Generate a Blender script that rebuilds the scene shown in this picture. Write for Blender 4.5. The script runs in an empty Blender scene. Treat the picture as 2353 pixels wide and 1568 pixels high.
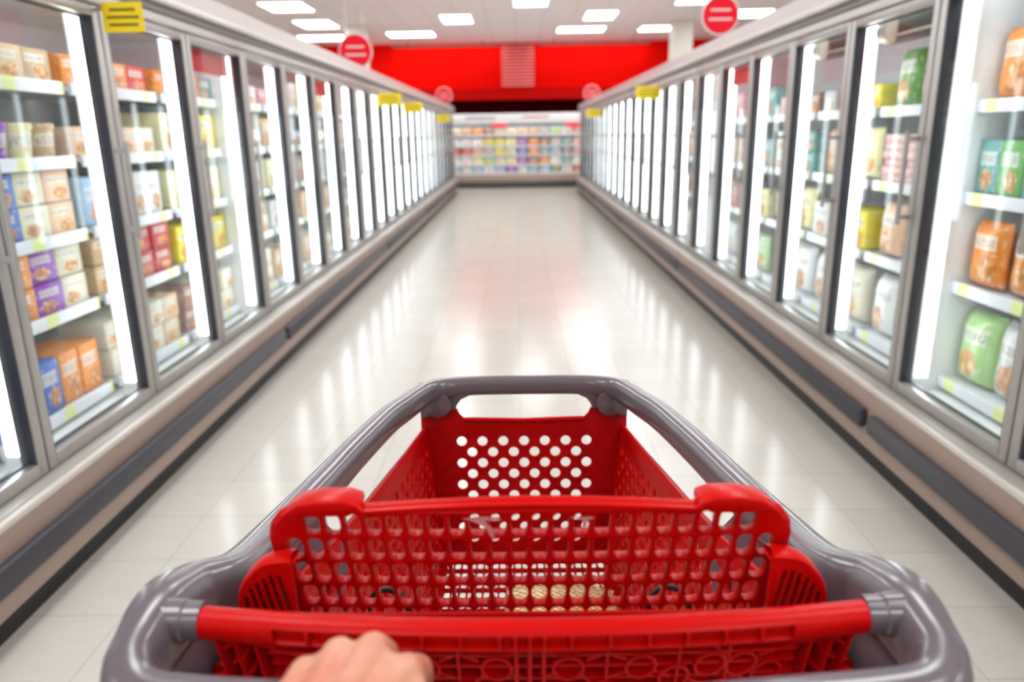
import bpy, bmesh, math, random
from mathutils import Vector, Matrix
random.seed(7)
SC = bpy.context.scene
COL = SC.collection
R = math.radians

# ------------------------------------------------------------------ camera
F_PX, W_PX, H_PX = 1700.0, 2353, 1568
CAM_H = 1.40
fy = Vector(((1187-W_PX/2)/F_PX, (H_PX/2-308)/F_PX, -1.0)).normalized()   # the aisle axis in camera axes
sn, cs = -math.sin(R(.9)), math.cos(R(.9))
uz = Vector((sn, cs, (fy.x*sn+fy.y*cs)/(-fy.z))).normalized()             # world up in camera axes
rx = fy.cross(uz)
cam_d = bpy.data.cameras.new('camera'); cam = bpy.data.objects.new('camera', cam_d); COL.objects.link(cam)
cam.matrix_world = Matrix(((rx.x, rx.y, rx.z, 0), (fy.x, fy.y, fy.z, 0), (uz.x, uz.y, uz.z, CAM_H), (0, 0, 0, 1)))
cam_d.sensor_width = 36; cam_d.lens = F_PX/W_PX*36
cam_d.clip_start = .02; cam_d.clip_end = 100
cam_d.dof.use_dof = True; cam_d.dof.focus_distance = .95; cam_d.dof.aperture_fstop = 3.6
SC.camera = cam

# ------------------------------------------------------------------ world, exposure
w = bpy.data.worlds.new('world'); SC.world = w; w.use_nodes = True
w.node_tree.nodes['Background'].inputs[0].default_value = (.93, .97, 1, 1)
w.node_tree.nodes['Background'].inputs[1].default_value = .15
SC.view_settings.view_transform = 'Standard'; SC.view_settings.look = 'None'
SC.view_settings.exposure = -0.05; SC.view_settings.gamma = 1
LAMP_E = 16.0      # ceiling panels
LED_E = 8.0        # freezer strips

# ------------------------------------------------------------------ materials
def nmat(name):
    m = bpy.data.materials.new(name); m.use_nodes = True
    return m, m.node_tree.nodes, m.node_tree.links, m.node_tree.nodes['Principled BSDF']
def mat(name, c, rough=.5, metal=0, coat=0, noise=0, nscale=20, bump=0, spec=None):
    m, N, L, b = nmat(name)
    b.inputs['Base Color'].default_value = (*c, 1); b.inputs['Roughness'].default_value = rough
    b.inputs['Metallic'].default_value = metal; b.inputs['Coat Weight'].default_value = coat
    if spec is not None: b.inputs['Specular IOR Level'].default_value = spec
    if noise or bump:
        tc = N.new('ShaderNodeTexCoord'); nz = N.new('ShaderNodeTexNoise'); nz.inputs['Scale'].default_value = nscale
        nz.inputs['Detail'].default_value = 4
        L.new(tc.outputs['Object'], nz.inputs['Vector'])
        if noise:
            mx = N.new('ShaderNodeMix'); mx.data_type = 'RGBA'
            mx.inputs[6].default_value = (*[max(0, v*(1-noise)) for v in c], 1)
            mx.inputs[7].default_value = (*[min(1, v*(1+noise)) for v in c], 1)
            L.new(nz.outputs['Fac'], mx.inputs[0]); L.new(mx.outputs[2], b.inputs['Base Color'])
        if bump:
            bp = N.new('ShaderNodeBump'); bp.inputs['Strength'].default_value = bump; bp.inputs['Distance'].default_value = .002
            L.new(nz.outputs['Fac'], bp.inputs['Height']); L.new(bp.outputs[0], b.inputs['Normal'])
    return m
def emat(name, c, e):
    m, N, L, b = nmat(name)
    b.inputs['Base Color'].default_value = (*c, 1); b.inputs['Emission Color'].default_value = (*c, 1)
    b.inputs['Emission Strength'].default_value = e
    return m
M = {}
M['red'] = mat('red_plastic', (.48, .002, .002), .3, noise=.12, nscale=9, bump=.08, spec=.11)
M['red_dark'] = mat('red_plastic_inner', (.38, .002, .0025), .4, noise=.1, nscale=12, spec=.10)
M['grey'] = mat('grey_plastic', (.112, .090, .104), .2, noise=.12, nscale=14, bump=.03, spec=.5)
M['steel'] = mat('door_aluminium', (.42, .40, .385), .38, metal=.55)
M['gasket'] = mat('black_gasket', (.035, .035, .05), .4)
M['sill'] = mat('sill_metal', (.40, .37, .34), .4, metal=.3)
M['kick'] = mat('case_panel_taupe', (.36, .255, .215), .38, noise=.06, nscale=3)
M['lip'] = mat('sill_lip_light', (.62, .56, .51), .35)
M['bumper'] = mat('black_bumper', (.045, .042, .055), .45)
M['black'] = mat('black_rubber', (.012, .011, .011), .5)
M['fascia'] = mat('fascia_taupe', (.50, .42, .40), .35)
M['fascia_l'] = mat('fascia_light', (.66, .60, .585), .35)
M['groove'] = mat('fascia_groove', (.20, .18, .17), .5)
M['liner'] = mat('white_liner', (.82, .83, .84), .4)
M['shelfm'] = mat('white_shelf', (.80, .82, .86), .35)
M['led'] = emat('led_strip', (.93, .965, 1), LED_E)
M['panel'] = emat('lamp_diffuser', (.93, .975, 1), LAMP_E)
M['lampframe'] = mat('lamp_frame', (.8, .8, .79), .5)
M['redwall'] = mat('red_painted_wall', (.82, .003, .001), .8, spec=.05)
M['redledge'] = mat('red_ledge', (.45, .003, .002), .8, spec=.05)
M['maroon'] = mat('maroon_wall', (.11, .0015, .003), .8, spec=.05)
M['wall'] = mat('beige_wall', (.62, .57, .52), .7)
M['pillar'] = mat('pillar_cream', (.74, .70, .61), .6)
M['white'] = mat('white_paint', (.8, .78, .77), .4)
M['yellow'] = mat('yellow_card', (.85, .62, .0), .5)
M['ink'] = mat('dark_ink', (.22, .16, .0), .6)
M['signred'] = mat('sign_red', (.60, .010, .022), .6, spec=.08)
M['slat'] = mat('pink_white_slat', (.80, .42, .42), .5)
M['signring'] = mat('sign_rim', (.62, .52, .50), .35)
M['cord'] = mat('black_cord', (.01, .01, .012), .45)
M['track'] = mat('track_grey', (.22, .2, .19), .4)
M['cream'] = mat('cream_cap', (.62, .52, .42), .4)
M['shade'] = mat('dark_shade', (.05, .045, .035), .5)
M['placard'] = mat('red_placard', (.72, .012, .012), .4)
M['chrome'] = mat('steel_chrome', (.5, .5, .52), .25, metal=1)
M['lilac'] = mat('lilac_pouch', (.36, .30, .58), .4, noise=.5, nscale=40)

def glass_mat():
    m = bpy.data.materials.new('door_glass'); m.use_nodes = True
    N, L = m.node_tree.nodes, m.node_tree.links; N.clear()
    o = N.new('ShaderNodeOutputMaterial'); mx = N.new('ShaderNodeMixShader'); t = N.new('ShaderNodeBsdfTransparent')
    g = N.new('ShaderNodeBsdfGlossy'); lw = N.new('ShaderNodeLayerWeight'); lw.inputs[0].default_value = .5
    pw = N.new('ShaderNodeMath'); pw.operation = 'POWER'; pw.inputs[1].default_value = 4.5; L.new(lw.outputs['Facing'], pw.inputs[0])
    f = N.new('ShaderNodeMath'); f.operation = 'MULTIPLY_ADD'; f.inputs[1].default_value = .45; f.inputs[2].default_value = .035; L.new(pw.outputs[0], f.inputs[0])
    t.inputs[0].default_value = (.95, .975, .97, 1); g.inputs['Roughness'].default_value = .03
    g.inputs['Color'].default_value = (.85, .87, .9, 1)
    L.new(f.outputs[0], mx.inputs[0]); L.new(t.outputs[0], mx.inputs[1]); L.new(g.outputs[0], mx.inputs[2]); L.new(mx.outputs[0], o.inputs[0])
    return m
M['glass'] = glass_mat()

def floor_mat():
    m, N, L, b = nmat('floor_tile')
    tc = N.new('ShaderNodeTexCoord'); mp = N.new('ShaderNodeMapping'); mp.inputs['Location'].default_value = (0, .19, 0)
    br = N.new('ShaderNodeTexBrick'); br.offset = 0; br.inputs['Scale'].default_value = 1
    br.inputs['Brick Width'].default_value = .305; br.inputs['Row Height'].default_value = .305
    br.inputs['Mortar Size'].default_value = .0016; br.inputs['Mortar Smooth'].default_value = .6
    br.inputs['Color1'].default_value = (.535, .50, .45, 1); br.inputs['Color2'].default_value = (.565, .53, .48, 1)
    br.inputs['Mortar'].default_value = (.33, .28, .23, 1)
    nz = N.new('ShaderNodeTexNoise'); nz.inputs['Scale'].default_value = 30; nz.inputs['Detail'].default_value = 5
    mp2 = N.new('ShaderNodeMapping'); mp2.inputs['Scale'].default_value = (.3, 1.6, 1)
    mx = N.new('ShaderNodeMix'); mx.data_type = 'RGBA'; mx.blend_type = 'MULTIPLY'; mx.inputs[0].default_value = .35
    rp = N.new('ShaderNodeValToRGB'); rp.color_ramp.elements[0].color = (.78, .74, .70, 1); rp.color_ramp.elements[1].color = (1, 1, 1, 1)
    L.new(tc.outputs['Object'], mp.inputs[0]); L.new(mp.outputs[0], br.inputs[0]); L.new(tc.outputs['Object'], mp2.inputs[0]); L.new(mp2.outputs[0], nz.inputs[0])
    L.new(nz.outputs[0], rp.inputs[0]); L.new(br.outputs[0], mx.inputs[6]); L.new(rp.outputs[0], mx.inputs[7]); L.new(mx.outputs[2], b.inputs['Base Color'])
    b.inputs['Roughness'].default_value = .19; b.inputs['Specular IOR Level'].default_value = .4
    nz2 = N.new('ShaderNodeTexNoise'); nz2.inputs['Scale'].default_value = 6
    bp = N.new('ShaderNodeBump'); bp.inputs['Strength'].default_value = .06; bp.inputs['Distance'].default_value = .01
    L.new(tc.outputs['Object'], nz2.inputs[0]); L.new(nz2.outputs[0], bp.inputs['Height']); L.new(bp.outputs[0], b.inputs['Normal'])
    return m
def ceil_mat():
    m, N, L, b = nmat('ceiling_tile')
    tc = N.new('ShaderNodeTexCoord')
    br = N.new('ShaderNodeTexBrick'); br.offset = 0; br.inputs['Scale'].default_value = 1
    br.inputs['Brick Width'].default_value = .61; br.inputs['Row Height'].default_value = .61; br.inputs['Mortar Size'].default_value = .012
    br.inputs['Color1'].default_value = (.92, .86, .85, 1); br.inputs['Color2'].default_value = (.90, .84, .83, 1)
    br.inputs['Mortar'].default_value = (.76, .70, .68, 1)
    L.new(tc.outputs['Object'], br.inputs[0]); L.new(br.outputs[0], b.inputs['Base Color']); b.inputs['Roughness'].default_value = .8
    return m
M['floor'] = floor_mat(); M['ceil'] = ceil_mat()

def product_mat(name, kind):
    """printed packaging: the pack's own colour, a pale title band with dark strokes, a food picture, speckled print"""
    m, N, L, b = nmat(name)
    tc = N.new('ShaderNodeTexCoord'); oi = N.new('ShaderNodeObjectInfo')
    sp = N.new('ShaderNodeSeparateXYZ'); L.new(tc.outputs['Generated'], sp.inputs[0])
    def math_(op, a, bb=None, c=None):
        n = N.new('ShaderNodeMath'); n.operation = op
        for i, v in enumerate((a, bb, c)):
            if v is None: continue
            if isinstance(v, (int, float)): n.inputs[i].default_value = v
            else: L.new(v, n.inputs[i])
        return n.outputs[0]
    def mix(f, a, bb):
        n = N.new('ShaderNodeMix'); n.data_type = 'RGBA'
        if isinstance(f, (int, float)): n.inputs[0].default_value = f
        else: L.new(f, n.inputs[0])
        for i, v in ((6, a), (7, bb)):
            if isinstance(v, tuple): n.inputs[i].default_value = (*v, 1)
            else: L.new(v, n.inputs[i])
        return n.outputs[2]
    X, Y, Z = sp.outputs
    nz = N.new('ShaderNodeTexNoise'); nz.noise_dimensions = '4D'; nz.inputs['Scale'].default_value = 7; nz.inputs['Detail'].default_value = 5
    L.new(tc.outputs['Generated'], nz.inputs['Vector']); L.new(math_('MULTIPLY', oi.outputs['Random'], 30.0), nz.inputs['W'])
    vo = N.new('ShaderNodeTexVoronoi'); vo.inputs['Scale'].default_value = 9; L.new(tc.outputs['Generated'], vo.inputs['Vector'])
    base = oi.outputs['Color']
    food = N.new('ShaderNodeValToRGB'); cr = food.color_ramp
    cr.elements[0].position = .3; cr.elements[0].color = (.28, .09, .03, 1); cr.elements[1].position = .68; cr.elements[1].color = (.85, .62, .30, 1)
    e = cr.elements.new(.5); e.color = (.70, .27, .06, 1)
    L.new(nz.outputs['Fac'], food.inputs[0])
    # title band
    top = {'box': (.60, .84), 'tub': (.35, .72), 'bag': (.58, .80), 'flat': (.2, .75), 'carton': (.55, .8)}[kind]
    inb = math_('MULTIPLY', math_('GREATER_THAN', Z, top[0]), math_('LESS_THAN', Z, top[1]))
    iny = math_('LESS_THAN', math_('ABSOLUTE', math_('SUBTRACT', Y, .47)), .36)
    band = math_('MULTIPLY', inb, iny)
    c = mix(math_('MULTIPLY', band, .62), base, (.86, .83, .76))
    stroke = math_('GREATER_THAN', math_('SINE', math_('MULTIPLY', math_('ADD', Y, math_('MULTIPLY', nz.outputs['Fac'], .35)), 70.0)), .25)
    sb = math_('MULTIPLY', math_('GREATER_THAN', Z, top[0]+.05), math_('LESS_THAN', Z, top[1]-.06))
    c = mix(math_('MULTIPLY', math_('MULTIPLY', stroke, math_('MULTIPLY', sb, iny)), .55), c, (.10, .06, .10))
    dy = math_('MULTIPLY', math_('SUBTRACT', Y, math_('ADD', math_('MULTIPLY', oi.outputs['Random'], .3), .36)), 1.0)
    dz = math_('MULTIPLY', math_('SUBTRACT', Z, .30), 1.35)
    d = math_('SQRT', math_('ADD', math_('MULTIPLY', dy, dy), math_('MULTIPLY', dz, dz)))
    blob = math_('LESS_THAN', math_('ADD', d, math_('MULTIPLY', vo.outputs['Distance'], .12)), .33 if kind != 'tub' else .16)
    c = mix(math_('MULTIPLY', blob, .85), c, food.outputs[0])
    c = mix(math_('MULTIPLY', math_('GREATER_THAN', nz.outputs['Fac'], .60), .35), c, (.9, .86, .8))
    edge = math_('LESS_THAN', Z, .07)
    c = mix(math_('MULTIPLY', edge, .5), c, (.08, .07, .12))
    L.new(c, b.inputs['Base Color']); b.inputs['Roughness'].default_value = .28 if kind == 'bag' else .5
    return m
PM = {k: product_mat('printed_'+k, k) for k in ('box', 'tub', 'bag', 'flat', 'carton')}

def rail_mat():
    m, N, L, b = nmat('price_rail')
    tc = N.new('ShaderNodeTexCoord'); sp = N.new('ShaderNodeSeparateXYZ'); L.new(tc.outputs['Object'], sp.inputs[0])
    a = N.new('ShaderNodeMath'); a.operation = 'FRACT'; m1 = N.new('ShaderNodeMath'); m1.operation = 'MULTIPLY'; m1.inputs[1].default_value = 3.1
    L.new(sp.outputs[1], m1.inputs[0]); L.new(m1.outputs[0], a.inputs[0])
    g = N.new('ShaderNodeMath'); g.operation = 'LESS_THAN'; g.inputs[1].default_value = .22; L.new(a.outputs[0], g.inputs[0])
    mx = N.new('ShaderNodeMix'); mx.data_type = 'RGBA'; mx.inputs[6].default_value = (.82, .84, .9, 1); mx.inputs[7].default_value = (.80, .85, .35, 1)
    L.new(g.outputs[0], mx.inputs[0]); L.new(mx.outputs[2], b.inputs['Base Color']); b.inputs['Roughness'].default_value = .35
    return m
M['rail'] = rail_mat()

def straw_mat():
    m, N, L, b = nmat('woven_straw')
    tc = N.new('ShaderNodeTexCoord'); mp = N.new('ShaderNodeMapping'); mp.inputs['Rotation'].default_value = (R(20), 0, R(45))
    L.new(tc.outputs['Object'], mp.inputs[0])
    br = N.new('ShaderNodeTexBrick'); br.offset = .5; br.inputs['Scale'].default_value = 1
    br.inputs['Brick Width'].default_value = .021; br.inputs['Row Height'].default_value = .0095; br.inputs['Mortar Size'].default_value = .0010
    br.inputs['Color1'].default_value = (.72, .47, .20, 1); br.inputs['Color2'].default_value = (.86, .68, .40, 1); br.inputs['Mortar'].default_value = (.25, .11, .03, 1)
    br.inputs['Mortar Smooth'].default_value = .4
    L.new(mp.outputs[0], br.inputs[0]); L.new(br.outputs[0], b.inputs['Base Color'])
    bp = N.new('ShaderNodeBump'); bp.invert = True; bp.inputs['Strength'].default_value = .8; bp.inputs['Distance'].default_value = .002
    L.new(br.outputs['Fac'], bp.inputs['Height']); L.new(bp.outputs[0], b.inputs['Normal']); b.inputs['Roughness'].default_value = .5
    return m
M['straw'] = straw_mat()

def skin_mat():
    m, N, L, b = nmat('skin')
    tc = N.new('ShaderNodeTexCoord'); nz = N.new('ShaderNodeTexNoise'); nz.inputs['Scale'].default_value = 28; nz.inputs['Detail'].default_value = 3
    cr = N.new('ShaderNodeValToRGB'); cr.color_ramp.elements[0].position = .35; cr.color_ramp.elements[0].color = (.50, .155, .095, 1)
    cr.color_ramp.elements[1].position = .66; cr.color_ramp.elements[1].color = (.57, .27, .175, 1)
    L.new(tc.outputs['Object'], nz.inputs[0]); L.new(nz.outputs[0], cr.inputs[0]); L.new(cr.outputs[0], b.inputs['Base Color'])
    b.inputs['Roughness'].default_value = .5; b.inputs['Subsurface Weight'].default_value = .25
    b.inputs['Subsurface Radius'].default_value = (.01, .004, .002); b.inputs['Subsurface Scale'].default_value = .6
    n2 = N.new('ShaderNodeTexNoise'); n2.inputs['Scale'].default_value = 260; bp = N.new('ShaderNodeBump')
    bp.inputs['Strength'].default_value = .25; bp.inputs['Distance'].default_value = .0006
    L.new(tc.outputs['Object'], n2.inputs[0]); L.new(n2.outputs[0], bp.inputs['Height']); L.new(bp.outputs[0], b.inputs['Normal'])
    return m
M['skin'] = skin_mat()

# ------------------------------------------------------------------ mesh helpers
def tag(o, label=None, cat=None, group=None, kind=None):
    if label: o['label'] = label
    if cat: o['category'] = cat
    if group: o['group'] = group
    if kind: o['kind'] = kind
    return o
def finish(me, smooth=True, ang=35):
    if smooth:
        for p in me.polygons: p.use_smooth = True
        me.set_sharp_from_angle(angle=R(ang))
def obj(name, me, material=None, parent=None, smooth=True, ang=35):
    """links mesh data (or a bmesh) as one object"""
    if isinstance(me, bmesh.types.BMesh):
        bm = me; me = bpy.data.meshes.new(name); bmesh.ops.recalc_face_normals(bm, faces=bm.faces); bm.to_mesh(me); bm.free()
        finish(me, smooth, ang)
    if material and not me.materials: me.materials.append(material)
    o = bpy.data.objects.new(name, me); COL.objects.link(o)
    if parent: o.parent = parent
    return o
def thing(name, loc, label, cat, group=None, rz=0):
    o = bpy.data.objects.new(name, None); COL.objects.link(o); o.location = loc; o.rotation_euler = (0, 0, rz)
    o.empty_display_size = .1
    return tag(o, label, cat, group)
def box(bm, x0, x1, y0, y1, z0, z1, bev=0):
    if x0 > x1: x0, x1 = x1, x0
    r = bmesh.ops.create_cube(bm, size=1)
    bmesh.ops.scale(bm, vec=(x1-x0, y1-y0, z1-z0), verts=r['verts'])
    bmesh.ops.translate(bm, vec=((x0+x1)/2, (y0+y1)/2, (z0+z1)/2), verts=r['verts'])
    if bev:
        es = list({e for v in r['verts'] for e in v.link_edges})
        bmesh.ops.bevel(bm, geom=es, offset=bev, segments=2, affect='EDGES', profile=.5)
    return bm
def B(*a, **k):
    return box(bmesh.new(), *a, **k)
def tube(bm, pts, r, n=10, closed=False, cap=True):
    pts = [Vector(p) for p in pts]; rs = r if isinstance(r, (list, tuple)) else [r]*len(pts)
    rings = []; prev = None; m = len(pts)
    for i, p in enumerate(pts):
        if closed: t = (pts[(i+1) % m]-pts[i-1]).normalized()
        else: t = (pts[min(i+1, m-1)]-pts[max(i-1, 0)]).normalized()
        if prev is None: a = t.cross(Vector((0, 0, 1))) if abs(t.z) < .9 else t.cross(Vector((1, 0, 0)))
        else: a = prev-t*prev.dot(t)
        a.normalize(); prev = a; b_ = t.cross(a)
        rings.append([bm.verts.new(p+(a*math.cos(2*math.pi*k/n)+b_*math.sin(2*math.pi*k/n))*rs[i]) for k in range(n)])
    for i in range(m if closed else m-1):
        A, Bb = rings[i], rings[(i+1) % m]
        for k in range(n): bm.faces.new((A[k], A[(k+1) % n], Bb[(k+1) % n], Bb[k]))
    if cap and not closed: bm.faces.new(rings[0][::-1]); bm.faces.new(rings[-1])
    return bm
def catmull(P, sub=6, closed=False):
    n = len(P); out = []
    rng = range(n) if closed else range(n-1)
    for i in rng:
        g = lambda k: P[k % n] if closed else P[max(0, min(n-1, k))]
        p0, p1, p2, p3 = g(i-1), g(i), g(i+1), g(i+2)
        for s in range(sub):
            t = s/sub
            out.append(tuple(.5*((2*b)+(-a+c)*t+(2*a-5*b+4*c-d)*t*t+(-a+3*b-3*c+d)*t**3) for a, b, c, d in zip(p0, p1, p2, p3)))
    if not closed: out.append(tuple(P[-1]))
    return out
def lathe(bm, prof, n=24, c=(0, 0, 0), axis='z'):
    rings = []
    for r_, h in prof:
        ring = []
        for k in range(n):
            a = 2*math.pi*k/n; q = (r_*math.cos(a), r_*math.sin(a), h)
            if axis == 'x': q = (q[2], q[0], q[1])
            if axis == 'y': q = (q[0], q[2], q[1])
            ring.append(bm.verts.new((q[0]+c[0], q[1]+c[1], q[2]+c[2])))
        rings.append(ring)
    for A, Bb in zip(rings, rings[1:]):
        for k in range(n): bm.faces.new((A[k], A[(k+1) % n], Bb[(k+1) % n], Bb[k]))
    bm.faces.new(rings[0][::-1]); bm.faces.new(rings[-1])
    return bm
def circle(cx, cy, rx_, ry=None, n=16, e=2):
    ry = ry or rx_; out = []
    for k in range(n):
        a = 2*math.pi*(k+.5)/n; c_, s_ = math.cos(a), math.sin(a)
        out.append((cx+rx_*math.copysign(abs(c_)**(2/e), c_), cy+ry*math.copysign(abs(s_)**(2/e), s_)))
    return out
def plate(outer, holes, t, fn, bev=.0):
    """a plate of thickness t with the outline and holes cut through; fn maps (u, v, depth) to space"""
    cu = bpy.data.curves.new('plate', 'CURVE'); cu.dimensions = '2D'; cu.fill_mode = 'BOTH'
    cu.extrude = max(t/2-bev, .0001); cu.bevel_depth = bev; cu.bevel_resolution = 1; cu.offset = -bev
    for L_ in [outer]+holes:
        s = cu.splines.new('POLY'); s.points.add(len(L_)-1); s.use_cyclic_u = True
        for p, q in zip(s.points, L_): p.co = (q[0], q[1], 0, 1)
    o = bpy.data.objects.new('plate', cu); COL.objects.link(o)
    dg = bpy.context.evaluated_depsgraph_get(); me = bpy.data.meshes.new_from_object(o.evaluated_get(dg))
    bpy.data.objects.remove(o); bpy.data.curves.remove(cu)
    bm = bmesh.new(); bm.from_mesh(me); bpy.data.meshes.remove(me)
    bmesh.ops.remove_doubles(bm, verts=bm.verts, dist=1e-6)
    for v in bm.verts: v.co = Vector(fn(*v.co))
    return bm

# ------------------------------------------------------------------ setting
def struct(name, bm, m): return tag(obj(name, bm, m, smooth=False), kind='structure')
CE = 3.80
struct('floor', B(-9, 9, -4, 23.2, -.1, 0), M['floor'])
struct('ceiling', B(-9, 9, -4, 23.2, CE, CE+.1), M['ceil'])
struct('wall_left', B(-9.1, -9, -4, 23.2, 0, CE), M['wall'])
struct('wall_right', B(9, 9.1, -4, 23.2, 0, CE), M['wall'])
struct('wall_front', B(-9, 9, -4.1, -4, 0, CE), M['wall'])
struct('wall_back', B(-9, 9, 22.6, 22.7, 0, CE), M['maroon'])
struct('wall_soffit', B(-9, 9, 21.6, 22.6, 2.60, CE), M['redwall'])
struct('trim_1', B(-9, 9, 21.25, 22.6, 2.31, 2.60), M['redledge'])
# pillars
for x, lab in ((-3.6, 'cream square pillar rising behind the left-hand freezers'), (3.75, 'cream square pillar rising behind the right-hand freezers')):
    t = thing('pillar', (x, 18, 0), lab, 'pillar', 'store pillars')
    obj('shaft', B(-.22, .22, -.22, .22, 0, CE-.002), M['pillar'], t, smooth=False)
    obj('base_trim', B(-.25, .25, -.25, .25, 0, .12, bev=.01), M['groove'], t)
# louvred panel on the red wall
t = thing('slatted_wall_panel', (.06, 21.6, 2.62), 'red panel striped with white slats at the centre of the red back wall', 'wall panel')
obj('backboard', B(-.48, .48, -.05, 0, .02, 1.15, bev=.005), M['redwall'], t)
for k in range(13):
    obj('slat', B(-.45, .45, -.075, -.051, .05+k*.085, .080+k*.085, bev=.004), M['slat'], t)
# wall-washing lamps
for x0, x1, lab in ((-3.3, -.45, 'long grey strip lamp above the red wall, left of the striped panel'), (.58, 3.6, 'long grey strip lamp above the red wall, right of the striped panel')):
    t = thing('strip_lamp', ((x0+x1)/2, 21.2, 3.70), lab, 'lamp', 'strip lamps along the red wall')
    hw = (x1-x0)/2
    obj('housing', B(-hw, hw, -.04, .04, -.03, .03, bev=.008), M['track'], t)
    for q in (-hw*.7, hw*.7): obj('bracket', B(q-.02, q+.02, -.02, .02, .03, .098), M['track'], t)
    ld = bpy.data.lights.new('strip_light', 'AREA'); ld.shape = 'RECTANGLE'; ld.size = hw*2; ld.size_y = .05; ld.energy = 9; ld.color = (1, .93, .88)
    lo = bpy.data.objects.new('strip_light', ld); COL.objects.link(lo); lo.parent = t; lo.location = (0, .05, -.05)
    lo.rotation_euler = (R(38), 0, 0)

# ceiling lamps: (x, y, width, length)
LAMPS = [(-4.33, 15.2, .8, 1.0), (.30, 15.0, .62, 1.1), (3.45, 15.1, .7, 1.0),
         (-4.36, 17.5, .75, 1.1), (-1.25, 17.1, .62, 1.1), (1.8, 16.9, .62, 1.1), (4.97, 17.0, .75, 1.0),
         (-4.8, 19.85, 1.1, .9), (-2.55, 19.45, 1.1, .8), (1.57, 19.05, 1.1, .8), (3.45, 19.1, .9, .8)]
names = ['above the left freezers, nearest of the three at far left', 'cut by the top edge of the picture above the aisle', 'beside the right pillar, cut by the top edge of the picture',
         'second of the three at far left', 'left of the aisle centre in front of the red wall', 'right of the aisle centre in front of the red wall', 'behind the large round sign on the right',
         'farthest of the three at far left by the round sign', 'close to the red wall, left of centre', 'close to the red wall, right of centre', 'close to the red wall beside the right pillar']
for (x, y, wd, ln), nm in zip(LAMPS, names):
    t = thing('ceiling_lamp', (x, y, CE), 'square white ceiling lamp '+nm, 'ceiling lamp', 'lit ceiling panels')
    bm = bmesh.new()
    for a in ((-wd/2-.03, -wd/2, -ln/2-.03, ln/2+.03), (wd/2, wd/2+.03, -ln/2-.03, ln/2+.03), (-wd/2, wd/2, -ln/2-.03, -ln/2), (-wd/2, wd/2, ln/2, ln/2+.03)):
        box(bm, *a, -.022, 0)
    obj('frame', bm, M['lampframe'], t, smooth=False)
    obj('diffuser', B(-wd/2, wd/2, -ln/2, ln/2, -.012, -.002), M['panel'], t, smooth=False)
for iy, y in enumerate((-2.4, .6, 3.6, 6.6, 9.6, 12.4)):
    for x in (-7.4, -4.35, -1.25, 1.8, 4.9, 7.8):
        t = thing('ceiling_lamp', (x, y, CE), 'square white ceiling lamp overhead, outside the picture, seen only in reflections', 'ceiling lamp', 'overhead ceiling panels out of view')
        obj('diffuser', B(-.35, .35, -.6, .6, -.012, -.002), M['panel'], t, smooth=False)

# hanging and standing round signs
def round_sign(x, y, z, r, lab, hang):
    t = thing('round_sign', (x, y, z), lab, 'sign', 'round red aisle signs')
    bm = bmesh.new(); lathe(bm, [(r-.012, -.012), (r, -.009), (r, .009), (r-.012, .012)], 40, axis='y'); obj('disc_rim', bm, M['signring'], t)
    bm = bmesh.new(); lathe(bm, [(r-.020, -.016), (r-.015, -.0125), (r-.015, -.0121)], 40, axis='y'); obj('disc_face', bm, M['signred'], t)
    for zz, hw in ((.055, .62), (-.045, .72)):
        obj('text_line', B(-r*hw*.85, r*hw*.85, -.019, -.0155, zz*r/.22-.011*r/.22, zz*r/.22+.011*r/.22), M['signring'], t, smooth=False)
    if hang:
        for s in (-1, 1): obj('hanging_rod', tube(bmesh.new(), [(s*r*.5, 0, r*.84), (s*r*.5, 0, CE-z)], .003, 6), M['chrome'], t)
    else: obj('stand', B(-.02, .02, -.008, .008, 2.072-z, -r+.01), M['signring'], t, smooth=False)
round_sign(-2.24, 11.07, 2.55, .235, 'large round red sign hanging above the left-hand freezers', True)
round_sign(2.12, 8.28, 2.55, .195, 'large round red sign hanging above the right-hand freezers', True)
round_sign(-1.66, 17.9, 2.27, .19, 'small round red sign on the far end of the left-hand freezers', False)
round_sign(1.74, 17.9, 2.27, .19, 'small round red sign on the far end of the right-hand freezers', False)

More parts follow.
